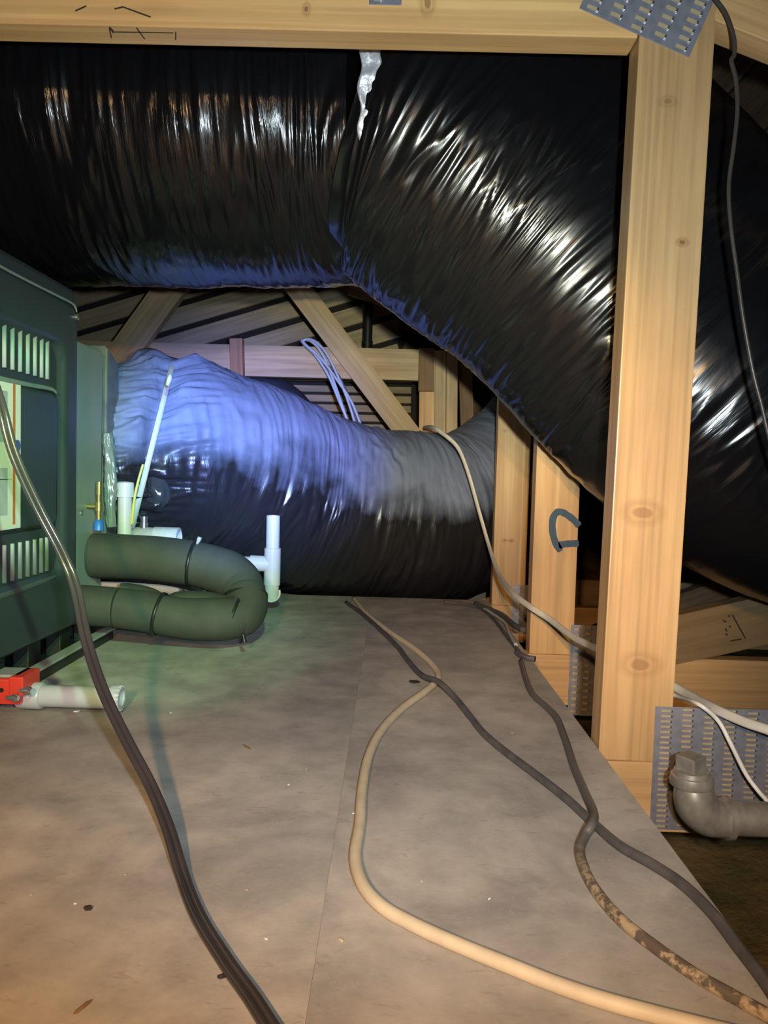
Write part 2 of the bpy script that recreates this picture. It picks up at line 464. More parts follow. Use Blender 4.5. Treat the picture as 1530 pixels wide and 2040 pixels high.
def slots(par, cx, cz, yf, cols, rows, px, pz, sw, sh, rot=0.0, skip=None):
    """punched tooth slots of a nail plate, joined into one part"""
    bm = bmesh.new(); cr, sr = math.cos(rot), math.sin(rot)
    for i in range(cols):
        for j in range(rows):
            if skip and skip(i, j): continue
            x = (i - (cols - 1) / 2) * px; z = (j - (rows - 1) / 2) * pz + (0.3 * pz if i % 2 else 0)
            n0 = len(bm.verts)
            jx = random.uniform(-.0006, .0006)
            bm_box(bm, (x - sw / 2 + jx, -0.0004, z - sh / 2), (x + sw / 2 + jx, 0.0003, z + sh / 2), 0, 0)
            bm_box(bm, (x + sw * 0.42 + jx, -0.0016, z - sh / 2), (x + sw * 0.60 + jx, 0.0, z + sh * 0.5), 0, 1)
    M = Matrix.Translation((cx, yf, cz)) @ Matrix.Rotation(rot, 4, 'Y')
    o = link('punched_slots', mesh_of(bm, 'punched_slots'), [slot_in, chrome], par, M)
    o['kind'] = 'stuff'
    return o


slot_in = plain('wood seen through plate slots', (0.42, 0.33, 0.19), 0.5)


def plate(par, c, w_, h_, yf, cols, rows, rot=0.0, label=None):
    bm = bmesh.new(); bm_box(bm, (-w_ / 2, -0.0006, -h_ / 2), (w_ / 2, 0.0006, h_ / 2), 0.0003)
    M = Matrix.Translation((c[0], yf - 0.0008, c[1])) @ Matrix.Rotation(rot, 4, 'Y')
    p = link('nail_plate', mesh_of(bm, 'nail_plate'), galv, par, M)
    if label: p['label'] = label
    slots(p, c[0], c[1], yf - 0.0018, cols, rows, w_ / cols, h_ / rows * 0.98, w_ / cols * 0.46, h_ / rows * 0.36, rot)
    return p


# truss 1: beam, post, rafter, bottom chord ------------------------------------------------
t1 = empty('roof_truss', (0.30, Y1, 0.0), 'nearest pine truss with tall bright post and beam along the top of the photo', 'roof truss')
yc = Y1 + TH / 2
pl = onY(1240, 800, Y1).x; PW = 0.0875; pc = pl + PW / 2
knots = []
L1 = 1.06
for (u, v, r, k) in ((1290, 1022, 0.020, 0.55), (1290, 1325, 0.020, 0.55), (1330, 203, 0.009, 0.6), (1363, 483, 0.006, 0.9)):
    q = onY(u, v, Y1); knots.append((q.z - L1 / 2, q.x - pc, r, k))
post_wood = wood('post pine timber', (0.60, 0.39, 0.19), (0.44, 0.265, 0.115), 0.36, knots, 1.4)
board('post', (pc - 0.010, yc, 0.0), (pc + 0.0035, yc, L1), (1, 0, 0), PW, TH, post_wood, t1)
# note the post is centred on its own mid length, so knots are measured from there
bz = onY(600, 60, Y1).z
bk = []
for (u, v, r, k) in ((612, 18, 0.006, 0.8), (852, 4, 0.012, 0.7)):
    q = onY(u, v, Y1); bk.append((q.x - (pl - 1.6) / 2, q.z - (bz + 0.07), r, k))
beam_wood = wood('beam pine timber', (0.84, 0.53, 0.22), (0.68, 0.40, 0.15), 0.4, bk, 1.2)
board('horizontal_beam', (-1.6, yc, bz + 0.07), (pl - 0.001, yc, bz + 0.07), (0, 0, 1), 0.14, TH, beam_wood, t1)
ra0 = onY(1430, 42, Y1); ra1 = onY(1530, 82, Y1); dr = (ra1 - ra0).normalized(); nr = Vector((-dr.z, 0, dr.x))
cr0 = ra0 + nr * 0.07; cr0.y = yc
board('rafter', cr0 - dr * 0.008, cr0 + dr * 1.5, nr, 0.14, TH, pine, t1)
box('bottom_chord', (EDGE(Y1) - 0.9, Y1, -0.088), (2.1, Y1 + TH, -0.0005), pine, t1)
# plates
g0 = onY(1290, 8, Y1)
plate(t1, (g0.x + 0.004, g0.z + 0.012), 0.140, 0.098, Y1, 5, 9, R(22))
g1 = onY(1305, 1410, Y1)
g1b = onY(1315, 1655, Y1)
plate(t1, (g1.x + 0.105, (g1.z + g1b.z) / 2 + 0.002), 0.21, g1.z - g1b.z, Y1, 8, 23, 0.0)
wa = onY(1360, 1395, Y1)
g2 = onY(768, -12, Y1)
plate(t1, (g2.x, g2.z + 0.012), 0.038, 0.05, Y1, 2, 4)
# low web under the plate, running up to the right
board('diagonal_web', (pl + PW + 0.02, yc, 0.030), (1.9, yc, -0.02 + 0.06), (0, 0, 1), 0.058, TH, pine, t1)


def strokes(par, name, pls, yf, r, mat, plane='Y'):
    for k, pl_ in enumerate(pls):
        pts = [onY(u, v, yf) for u, v in pl_]
        pts = cat([tuple(p) for p in pts], 5) if len(pts) > 2 else [tuple(p) for p in pts]
        bm = bmesh.new(); prev = None
        for i in range(len(pts)):
            p = Vector(pts[i]); q0 = Vector(pts[max(i - 1, 0)]); q1 = Vector(pts[min(i + 1, len(pts) - 1)])
            d = (q1 - q0).normalized(); nn = Vector((-d.z, 0, d.x)) * r * (0.97 + 0.05 * math.sin(i * 1.1)) * (0.7 if i in (0, len(pts) - 1) and len(pts) > 2 else 1)
            cur = [bm.verts.new(p + nn + Vector((0, -0.0004, 0))), bm.verts.new(p - nn + Vector((0, -0.0004, 0))),
                   bm.verts.new(p - nn + Vector((0, 0.0001, 0))), bm.verts.new(p + nn + Vector((0, 0.0001, 0)))]
            if prev:
                for a_ in range(4): bm.faces.new((prev[a_], cur[a_], cur[(a_ + 1) % 4], prev[(a_ + 1) % 4]))
            else: bm.faces.new(cur[::-1])
            prev = cur
        bm.faces.new(prev)
        bmesh.ops.recalc_face_normals(bm, faces=bm.faces)
        link(name, mesh_of(bm, name), mat, par)


# pencil marks on the beam's underside edge (front face bottom and underside)
strokes(t1, 'pencil_mark', [[(245, 14), (300, 34)], [(228, 18), (245, 14)], [(218, 54), (226, 62)], [(150, 22), (172, 12)]], Y1 - 0.0003, 0.0008, pencil)


def under(u, v):      # on the underside of the beam
    return onZ(u, v, bz - 0.0005)


for (a_, b_) in (((218, 56), (226, 66)), ((272, 56), (288, 78)), ((226, 64), (345, 66)), ((350, 64), (350, 80)), ((218, 58), (222, 76))):
    p, q = under(*a_), under(*b_); d = (q - p).normalized(); n_ = Vector((-d.y, d.x, 0)) * 0.0007
    bm = bmesh.new(); vs = [bm.verts.new(x) for x in (p + n_, q + n_, q - n_, p - n_)]
    vt = [bm.verts.new(x.co + Vector((0, 0, 0.0006))) for x in vs]
    bm.faces.new(vs); bm.faces.new(vt[::-1])
    for i in range(4): bm.faces.new((vs[i], vt[i], vt[(i + 1) % 4], vs[(i + 1) % 4]))
    link('pencil_mark', mesh_of(bm, 'pencil_mark'), pencil, t1)

# truss 2 ------------------------------------------------------------------------------------
t2 = empty('roof_truss', (0.35, Y2, 0.0), 'second pine truss whose stud carries a dark blue painted loop', 'roof truss')
s2l = onY(1062, 1100, Y2).x; s2r = onY(1150, 1100, Y2).x
board('stud', ((s2l + s2r) / 2, Y2 + TH / 2, 0.0), ((s2l + s2r) / 2, Y2 + TH / 2, 0.50), (1, 0, 0), s2r - s2l, TH, pine, t2)
box('bottom_chord', (-1.4, Y2, -0.10), (2.1, Y2 + TH, -0.0005), pine, t2)
wp0 = onY(1362, 1273, Y2); wp1 = onY(1530, 1235, Y2); dd = (wp1 - wp0).normalized()
hw = (onY(1400, 1218, Y2) - onY(1400, 1318, Y2)).length
a0 = wp0 - dd * 0.14; a1 = wp1 + dd * 0.9
a0.y = a1.y = Y2 + TH / 2
board('diagonal_web', a0, a1, (0, 0, 1), hw * 0.97, TH, wood('dull web timber', (0.30, 0.205, 0.10), (0.22, 0.14, 0.065), 0.65), t2)
strokes(t2, 'lumber_stamp', [[(1459, 1225), (1485, 1272)], [(1440, 1235), (1447, 1240)], [(1452, 1247), (1456, 1250)], [(1445, 1262), (1450, 1266)],
                             [(1455, 1277), (1477, 1273)], [(1445, 1252), (1448, 1258)], [(1450, 1228), (1454, 1226)]], Y2 - 0.0003, 0.0014, pencil)
strokes(t2, 'paint_mark', [[(1154, 1048), (1143, 1036), (1130, 1026), (1118, 1020), (1108, 1022), (1101, 1036), (1101, 1060), (1107, 1082), (1117, 1098)],
                           [(1113, 1086), (1126, 1084), (1139, 1083), (1153, 1083)]], Y2 - 0.0003, 0.0068, paint)
p2 = onY(1160, 1245, Y2); p2b = onY(1160, 1425, Y2)
plate(t2, (p2.x + 0.045 - 0.022, (p2.z + p2b.z) / 2), 0.09, p2.z - p2b.z, Y2, 4, 14)

# truss 3 ------------------------------------------------------------------------------------
t3 = empty('roof_truss', (0.32, Y3, 0.0), 'third pine truss, orange stud standing at the far right corner of the floor', 'roof truss')
s3l = onY(985, 1050, Y3).x; s3r = onY(1051, 1050, Y3).x
board('stud', ((s3l + s3r) / 2, Y3 + TH / 2, 0.0), ((s3l + s3r) / 2, Y3 + TH / 2, 0.80), (1, 0, 0), s3r - s3l, TH, wood('stud pine timber', (0.66, 0.45, 0.23), (0.50, 0.31, 0.14), 0.5,
      [(onY(1006, 1077, Y3).z - .40, onY(1006, 1077, Y3).x - (s3l + s3r) / 2, .006, .9), (onY(1018, 1077, Y3).z - .40, onY(1018, 1077, Y3).x - (s3l + s3r) / 2, .007, .9), (onY(1006, 858, Y3).z - .40, onY(1006, 858, Y3).x - (s3l + s3r) / 2, .006, .7)]), t3)
box('bottom_chord', (EDGE(Y3) - 0.002, Y3, -0.10), (2.1, Y3 + TH, -0.0005), pine, t3)
wp0 = onY(1362, 1205, Y3); wp1 = onY(1460, 1172, Y3); dd = (wp1 - wp0).normalized(); a0 = wp0 - dd * 0.25; a1 = wp1 + dd * 0.8; a0.y = a1.y = Y3 + TH / 2
board('diagonal_web', a0, a1, (0, 0, 1), 0.06, TH, brown_wood, t3)
p3 = onY(1040, 1165, Y3); p3b = onY(1040, 1262, Y3)
plate(t3, (p3.x + 0.014, (p3.z + p3b.z) / 2), 0.075, p3.z - p3b.z, Y3, 3, 9)

# truss 4, framing behind the blue lit duct -------------------------------------------------
t4 = empty('roof_truss', (-0.2, Y4, 0.0), 'farthest pale truss framing above the blue lit duct', 'roof truss')
bt = onY(500, 686, Y4); bb = onY(500, 748, Y4)
board('horizontal_beam', (-1.65, Y4 + TH / 2, (bt.z + bb.z) / 2 - 0.002), (onY(860, 720, Y4).x, Y4 + TH / 2, (bt.z + bb.z) / 2 - 0.002), (0, 0, 1), bt.z - bb.z, TH, pine2, t4)


def web(name, pa, pb, wpx, Y, mat, par, thk=TH, ext0=0.0, ext1=0.0):
    A = onY(*pa, Y); B = onY(*pb, Y); d = (B - A).normalized()
    n = Vector((-d.z, 0, d.x)); return board(name, A - d * ext0, B + d * ext1, n, wpx * Y / F, thk, mat, par)


web('diagonal_web', (613, 600), (806, 855), 46, Y4 - TH / 2 - 0.001, pine2, t4, TH, 0.5, 0.45)
web('diagonal_web', (312, 615), (225, 735), 56, Y4 - TH / 2 - 0.001, pine2, t4, TH, 0.35, 0.15)
web('short_block', (472, 676), (474, 775), 25, Y4 - TH / 2 - 0.001, wood('orange block wood', (0.42, 0.24, 0.13), (0.33, 0.18, 0.09), 0.7), t4, TH, 0, 0.05)
web('stud', (850, 695), (848, 780), 30, Y4 - TH / 2 - 0.001, brown_wood, t4, TH, 0.0, 0.0)
web('stud', (850, 781), (848, 1000), 30, Y4 - TH / 2 - 0.001, pine, t4, TH, 0.0, 0.0)
web('stud', (876, 700), (874, 1000), 24, Y4 - TH / 2 - 0.001, pine2, t4)
web('stud', (900, 702), (898, 1000), 22, Y4 - TH / 2 + 0.004, pine2, t4)
web('stud', (925, 700), (935, 1000), 26, Y4 + 0.03, brown_wood, t4)
box('bottom_chord', (-1.6, Y4, -0.10), (2.1, Y4 + TH, 0.0), pine2, t4)
# sloping rafter pieces further back
rf = empty('hip_rafter', onY(690, 610, 2.9), 'short sloping rafter ends under the black duct seam, beside dark vent pipe', 'rafter')
web('rafter_board', (705, 580), (800, 612), 20, 2.92, pine2, rf, 0.03, 0.02, 0.05)

o = tube('rear_flex_duct', [P(420, 830, 2.74, .15), P(480, 826, 2.74, .165), P(530, 838, 2.76, .165), P(565, 866, 2.78, .15), P(585, 930, 2.80, .14)], plain('dull dark duct film', (0.05, 0.055, 0.08), 0.4), None, seg=40, n=8)
tag(o, 'dark duct hump peeping out behind the blue lit duct, under the far beam', 'duct')

# gable vent
gv = empty('gable_vent', onY(720, 840, 3.15), 'slatted gable vent glimpsed behind the diagonal web and blue cables', 'vent')
q0, q1 = onY(555, 748, 3.12), onY(835, 900, 3.12)
box('back_screen', (q0.x, 3.135, q1.z), (q1.x, 3.150, q0.z), darkback, gv, 0.001)
for k, (v0, hh) in enumerate(((754, 6), (773, 11), (792, 12), (811, 12), (830, 12), (849, 12), (868, 12))):
    A = onY(560, v0, 3.11); B = onY(822, v0 + 5, 3.11)
    board('slat', A, B, (0, 0.5, 1), hh * 3.155 / F * 1.15, 0.008, back_wood, gv, 0.0008)
web('side_frame', (826, 742), (822, 900), 12, 3.115, darkback, gv, 0.03)

# ------------------------------------------------------------------ big black duct
def fold(seed, a1=0.010, a2=0.005, a3=0.0022, f=1.0):
    def fn(s, th):
        cx, sy = math.cos(th), math.sin(th)
        lo = noise.noise(Vector((s * 3.5 * f + seed, cx * 1.2, sy * 1.2)))
        m = noise.noise(Vector((s * 17 * f + seed, cx * 1.5 + s * .8, sy * 1.5 + 5)))
        h = noise.noise(Vector((s * 55 * f + seed, cx * 2.4 + 2 * m, sy * 2.4 + 9)))
        h2 = noise.noise(Vector((s * 110 * f + seed, cx * 3.5 + 2 * m, sy * 3.5 + 9)))
        g_ = max(0.15, 0.6 + 0.9 * noise.noise(Vector((s * 4 + 20 + seed, cx * 2, sy * 2))))
        return a1 * lo + a2 * (1 - 2 * abs(m)) * 0.6 + a3 * (1 - 3 * abs(h)) * g_ + a3 * 0.35 * h2 * g_
    return fn


_fb = fold(7.3, 0.009, 0.0042, 0.0024)


def foldb(s, th):
    k = 1.0 - 0.75 * min(1, max(0, (s - 0.62) / 0.25))
    return _fb(s, th) * k


bd = empty('black_flex_duct', (0, 1.35, 0.66), 'huge glossy black insulated duct bending across the upper half of the photo', 'duct')
tube('jacket', [(-1.62, 1.40, 0.985, .295, .29), (-1.2, 1.40, 0.98, .295, .29), (-0.8, 1.40, 0.968, .29, .285), (-0.45, 1.40, 0.972, .285, .28),
                (-0.18, 1.40, 0.978, .282, .275), (-0.052, 1.385, 0.975, .276, .262)], film_big, bd, seg=200, n=110, disp=fold(1.0))
tube('jacket', [(-0.012, 1.300, 0.978, .270, .225), (0.055, 1.295, 0.950, .298, .232), (0.17, 1.295, 0.872, .300, .225), (0.305, 1.290, 0.770, .294, .218),
                (0.455, 1.265, 0.615, .294, .212), (0.535, 1.245, 0.53, .290, .212), (0.63, 1.235, 0.462, .292, .210), (0.75, 1.225, 0.42, .292, .210), (0.98, 1.22, 0.39, .29, .210), (1.5, 1.22, 0.38, .29, .21)],
     film_big2, bd, seg=200, n=70, disp=foldb)
# foil band showing where the two jackets meet
def oncyl(u, v, cy, cz, rr):
    d = ray(u, v); oy, oz = CAM.y - cy, CAM.z - cz
    A_ = d.y * d.y + d.z * d.z; B_ = 2 * (oy * d.y + oz * d.z); C_ = oy * oy + oz * oz - rr * rr
    return CAM + d * ((-B_ - math.sqrt(max(0, B_ * B_ - 4 * A_ * C_))) / (2 * A_))


bm = bmesh.new(); G = []
for j_ in range(41):
    v = 70 + 265 * j_ / 40; f_ = j_ / 40
    ul = 720 - 4 * math.sin(j_ * .5) - 8 * f_ * (1 - f_) * 2 - 2 * f_; ur = 762 + 3 * math.sin(j_ * .9) - 34 * f_ ** 1.6 - 5 * f_
    row = []
    for i_ in range(9):
        u = ul + (ur - ul) * i_ / 8
        p = oncyl(u, v, 1.365, 0.977, 0.297 + 0.0035 * noise.noise(Vector((u * .08, v * .05, 0))))
        row.append(bm.verts.new(p))
    G.append(row)
for j_ in range(40):
    for i_ in range(8): bm.faces.new((G[j_][i_], G[j_][i_ + 1], G[j_ + 1][i_ + 1], G[j_ + 1][i_]))
ex_ = bmesh.ops.extrude_face_region(bm, geom=list(bm.faces))
for g_ in ex_['geom']:
    if isinstance(g_, bmesh.types.BMVert): g_.co += Vector((0, 0.004, 0.001))
bmesh.ops.recalc_face_normals(bm, faces=bm.faces)
ft_ = link('foil_tape', mesh_of(bm, 'foil_tape', True), foil, bd); ft_['label'] = 'crinkled silver foil tape'

# ------------------------------------------------------------------ supply duct behind the air handler
sd = empty('supply_duct', (-0.3, 1.9, 0.02), 'dusty insulated flex duct sagging behind, its left half lit blue', 'duct')
DP = [(-0.80, 1.61, 0.33, .185), (-0.70, 1.675, 0.345, .20), (-0.60, 1.745, 0.36, .215), (-0.52, 1.82, 0.362, .238), (-0.41, 1.94, 0.322, .258), (-0.27, 2.06, 0.272, .258), (-0.10, 2.14, 0.232, .248),
      (0.08, 2.22, 0.212, .255), (0.24, 2.31, 0.235, .245), (0.40, 2.40, 0.34, .24), (0.56, 2.45, 0.48, .24), (0.75, 2.45, 0.6, .24)]
fd = fold(3.1, 0.014, 0.006, 0.0036, 0.8)


SP, SN = onY(300, 900, 1.55), ray(338, 758).cross(ray(268, 1040)).normalized()      # plane in which the strap is drawn tight
_q = cat(DP, 40); _cs = [Vector(p[:3]) for p in _q]; _fr = frames(_cs); _sl = [0.0]
for _i in range(1, len(_cs)): _sl.append(_sl[-1] + (_cs[_i] - _cs[_i - 1]).length)


def strap_s(th):
    best = None
    for i in range(len(_cs) * 5 // 11):
        p = _cs[i] + _fr[i][1] * math.cos(th) * _q[i][3] + _fr[i][2] * math.sin(th) * _q[i][3]
        d = abs((p - SP).dot(SN))
        if best is None or d < best[0]: best = (d, i)
    return best[1]


STI = [strap_s(2 * math.pi * k / 96) for k in range(96)]


def sfold(s, th):
    s0 = _sl[STI[int(round(th / (2 * math.pi) * 96)) % 96]]; x = s - s0
    g_ = math.exp(-(x / 0.075) ** 2)
    cr = noise.noise(Vector((s * 7, math.cos(th) * 9, math.sin(th) * 9)))
    cr2 = noise.noise(Vector((s * 14 + 4, math.cos(th) * 20, math.sin(th) * 20)))
    pinch = -0.022 * math.exp(-(x / 0.022) ** 2)
    left = sm_(0.03, 0.12, -x + 0.06)
    hump = 0.035 * math.exp(-((x + 0.02) / 0.05) ** 2) * max(0, math.cos(th - 0.25)) ** 8
    gate = 0.35 + 1.3 * max(0, noise.noise(Vector((s * 11 + 9, math.cos(th) * 5, math.sin(th) * 5))) + 0.25)
    return fd(s, th) * (1 - 0.5 * g_) + (g_ + 0.15 * left) * gate * (0.015 * (1 - 2.6 * abs(cr)) + 0.010 * (1 - 3 * abs(cr2))) + pinch + hump


def sm_(a, b, x):
    t = min(1, max(0, (x - a) / (b - a))); return t * t * (3 - 2 * t)


tube('jacket', DP, film_dusty_bluelit, sd, seg=260, n=40, disp=sfold)
bm = bmesh.new(); rings = []
for k in range(96):
    th = 2 * math.pi * k / 96; i = STI[k]; rad = (_fr[i][1] * math.cos(th) + _fr[i][2] * math.sin(th)).normalized()
    p = _cs[i] + rad * (_q[i][3] + 0.004 + 0.003 * math.sin(th * 5)); p = p - SN * (p - SP).dot(SN)
    hw_, tn = 0.0055, 0.0012
    rings.append([bm.verts.new(p + SN * hw_ + rad * tn), bm.verts.new(p - SN * hw_ + rad * tn), bm.verts.new(p - SN * hw_ - rad * tn), bm.verts.new(p + SN * hw_ - rad * tn)])
for k in range(96):
    a_, b_ = rings[k], rings[(k + 1) % 96]
    for j in range(4): bm.faces.new((a_[j], b_[j], b_[(j + 1) % 4], a_[(j + 1) % 4]))
bmesh.ops.recalc_face_normals(bm, faces=bm.faces)
stp = link('strap', mesh_of(bm, 'strap', True), nylon, sd); stp['label'] = 'pale yellow green nylon strap'
tube('strap_knot', [P(333, 768, 1.50, .003), P(337, 757, 1.50, .0062, .005), P(339, 748, 1.505, .0045, .004)], nylon, stp, seg=12, n=4)
# sheet metal outlet box between cabinet and duct, and the shiny film strip hanging on it
def wedge(name, x0, x1, y0, y1, zb_, zt0, zt1, mat, par, x1b):
    bm = bmesh.new()
    v = [bm.verts.new(p) for p in ((x0, y0, zb_), (x1, y0, zb_), (x1, y0, zt0), (x0, y0, zt0), (x0, y1, zb_), (x1b, y1, zb_), (x1b, y1, zt1), (x0, y1, zt1))]
    for f in ((0, 1, 2, 3), (7, 6, 5, 4), (1, 5, 6, 2), (0, 3, 7, 4), (3, 2, 6, 7), (0, 4, 5, 1)): bm.faces.new([v[k] for k in f])
    bmesh.ops.recalc_face_normals(bm, faces=bm.faces)
    bmesh.ops.bevel(bm, geom=list(bm.edges), offset=.004, segments=2, affect='EDGES')
    return link(name, mesh_of(bm, name), mat, par)


wedge('outlet_box', -0.98, -0.570, 1.484, 1.565, 0.12, 0.582, 0.556, duct_wrap, sd, -0.575)
tube('film_strip', [P(214, 862, 1.47, .012, .006), P(217, 900, 1.475, .013, .010), P(220, 950, 1.475, .010, .012), P(219, 1000, 1.475, .013, .010), P(222, 1050, 1.475, .010, .008)], film_green, sd, seg=36, n=14,
     disp=lambda s, th: 0.004 * noise.noise(Vector((s * 30, math.cos(th) * 3, math.sin(th) * 3))) + 0.002 * noise.noise(Vector((s * 90, math.cos(th) * 6, math.sin(th) * 6))))

# ------------------------------------------------------------------ furnace
FX = -0.53
fu = empty('furnace', (-0.80, 0.9, 0.07), 'dark green grey furnace cabinet with louvred door lying along the left edge', 'furnace')
FY1 = onX(156, 800, FX).y; FT = onX(156, 577, FX).z; FB = onX(147, 1250, FX).z
box('cabinet', (-1.10, 0.30, FB), (FX - 0.012, FY1 - 0.004, FT), furn, fu, 0.004)


def rsd(y, z, y0, y1, z0, z1, r):
    cy, cz = (y0 + y1) / 2, (z0 + z1) / 2
    dx, dz = abs(y - cy) - (y1 - y0) / 2 + r, abs(z - cz) - (z1 - z0) / 2 + r
    return math.hypot(max(dx, 0), max(dz, 0)) + min(max(dx, dz), 0) - r


def sm(a, b, x):
    t = min(1, max(0, (x - a) / (b - a))); return t * t * (3 - 2 * t)


yr = onX(132, 900, FX).y; zt = onX(100, 668, FX).z; zl = onX(60, 1172, FX).z
zm = onX(60, 765, FX).z
zhi = onX(150, 612, FX).z
bm = bmesh.new(); NYg, NZg = 150, 190; G = []
pz0, pz1, py0, py1 = FB + 0.002, FT - 0.001, 0.32, FY1
for j in range(NZg + 1):
    row = []
    for i in range(NYg + 1):
        y = py0 + (py1 - py0) * (i / NYg); z = pz0 + (pz1 - pz0) * j / NZg
        h = 0.0
        d = rsd(y, z, 0.45, yr, zl, zt, 0.035)
        h -= 0.013 * (1 - sm(-0.012, 0.0, d))               # recessed field
        d2 = rsd(y, z, 0.45, yr - 0.022, onX(60, 1060, FX).z, zm, 0.02)
        h += 0.012 * (1 - sm(-0.008, 0.0, d2))               # raised centre carrying the label
        # crease of the door's folded top edge
        h += 0.006 * (sm(zhi - 0.006, zhi + 0.006, z + 0.02 * (1 - math.sqrt(max(0, 1 - min(1, max(0, (y - py1 + 0.03) / 0.03)) ** 2))))) * -1.0
        ed = min(py1 - y, z - pz0, pz1 - z); h -= 0.006 * (1 - sm(0, 0.006, ed))
        row.append(bm.verts.new((h, y, z)))
    G.append(row)
for j in range(NZg):
    for i in range(NYg): bm.faces.new((G[j][i], G[j][i + 1], G[j + 1][i + 1], G[j + 1][i]))
bd_e = [e for e in bm.edges if e.is_boundary]
r_ = bmesh.ops.extrude_edge_only(bm, edges=bd_e)
for v in [g_ for g_ in r_['geom'] if isinstance(g_, bmesh.types.BMVert)]: v.co.x = -0.0115
bmesh.ops.recalc_face_normals(bm, faces=bm.faces)
door = link('door_panel', mesh_of(bm, 'door_panel', True), furn, fu, Matrix.Translation((FX, 0, 0)))
# louvres of the door: upper row and lower row
ys = [onX(u, 700, FX).y for u in (7, 23, 39, 54, 69, 83, 96, 107)]
st_ = ys[1] - ys[0]; ys = [ys[0] - st_ * k for k in range(1, 20)][::-1] + ys


def louver(y, z0, z1, wv):
    bm = bmesh.new(); bm_box(bm, (-0.005, -wv, z0 - (z0 + z1) / 2), (0.0045, wv, z1 - (z0 + z1) / 2), 0.001)
    return link('louver', mesh_of(bm, 'louver', True), furn_slot, door, Matrix.Translation((FX - 0.0115, y, (z0 + z1) / 2)) @ Matrix.Rotation(R(25), 4, 'Z'))


zt0 = onX(60, 655, FX).z; zt1 = onX(60, 752, FX).z
for y in ys: louver(y, zt1 + 0.006, zt0 + 0.006, 0.0016)
zb0 = onX(50, 1078, FX).z; zb1 = onX(50, 1160, FX).z
for y in ys: louver(y, zb1 + 0.004, zb0 - 0.002, 0.0007)
# label
lz0 = onX(20, 1054, FX).z; lz1 = onX(20, 757, FX).z; ly1 = onX(40, 900, FX).y
lb = box('label_sheet', (FX - 0.0005, 0.62, lz0), (FX + 0.0008, ly1, lz1), paper, fu, 0)
lb['label'] = 'white rating label with orange stripe'
sy = onX(27, 900, FX).y
box('printed_stripe', (FX + 0.0008, sy - 0.004, lz0 + 0.006), (FX + 0.0011, sy + 0.003, lz1 - 0.004), orangeink, lb, 0)
bm = bmesh.new(); bmesh.ops.create_cone(bm, cap_ends=True, segments=20, radius1=0.0085, radius2=0.0085, depth=0.0006)
link('printed_emblem', mesh_of(bm, 'printed_emblem'), blueink, lb, Matrix.Translation((FX + 0.0012, onX(33, 888, FX).y, onX(33, 888, FX).z)) @ Matrix.Rotation(R(90), 4, 'Y'))
for (za, zb_) in ((lz0 + 0.02, lz0 + 0.085), (lz0 + 0.12, lz0 + 0.19)):
    box('printed_block', (FX + 0.0008, sy - 0.05, za), (FX + 0.0010, sy - 0.018, zb_), greyink, lb, 0)
box('printed_line', (FX + 0.0008, 0.63, onX(10, 956, FX).z), (FX + 0.0010, sy - 0.006, onX(10, 956, FX).z + 0.001), greyink, lb, 0)
ridge_glint = plain('furnace edge painted highlight', (0.20, 0.25, 0.23), 0.35, 0.1)  # bright highlight along the door's ridges put into the colour


def fxp(u, v, r1, r2=None, off=0.0): return (*onX(u, v, FX + off), r1, r2 or r1)


tube('door_ridge', [fxp(-60, 494, .0022), fxp(0, 530, .0022), fxp(60, 562, .0022), fxp(120, 592, .0022), fxp(143, 604, .0022), fxp(150, 612, .0020), fxp(153, 622, .001)], ridge_glint, door, seg=12, n=6)
tube('door_ridge', [fxp(-40, 742, .0038, .002), fxp(0, 754, .0038, .002), fxp(60, 767, .0035, .002), fxp(102, 775, .003, .002), fxp(112, 783, .0018)], ridge_glint, door, seg=12, n=6)
tube('door_ridge', [fxp(-40, 1204, .0045, .002), fxp(0, 1189, .0042, .002), fxp(60, 1168, .0040, .002), fxp(105, 1151, .0035, .002), fxp(111, 1147, .001)], furn_slot, door, seg=12, n=6)
for (u, v) in ((153, 633),):
    p = onX(u, v, FX + 0.001); lathe('screw', (FX - 0.004, p.y - 0.004, p.z), (1, 0, 0), [(0, .003), (0.006, .0045), (0.009, .0045), (0.0105, .002)], chrome, fu, 12)

# ------------------------------------------------------------------ coil cabinet
CX = -0.565
cc = empty('coil_cabinet', (-0.8, 1.36, 0.07), 'plain grey green coil box just behind the furnace end', 'cabinet')
cy1 = onX(204, 800, CX).y; ct = onX(180, 690, CX).z
box('case', (-1.05, FY1 + 0.003, 0.075), (CX, cy1, ct), coilc, cc, 0.003)
p = onX(180, 985, CX)
box('access_plate', (CX + 0.0002, FY1 + 0.012, 0.10), (CX + 0.004, cy1 - 0.03, onX(170, 1015, CX).z), coilc, cc, 0.002)
for (u, v) in ((158, 1022),):
    p = onX(u, v, CX); lathe('screw', (CX + 0.003, max(p.y, FY1 + .02), p.z), (1, 0, 0), [(0, .005), (0.003, .005), (0.005, .002)], chrome, cc, 12)
# taped flange on the outlet side
box('outlet_flange', (-0.98, cy1 + 0.0005, 0.10), (CX - 0.004, cy1 + 0.012, ct - 0.03), film_clear, cc, 0.003)

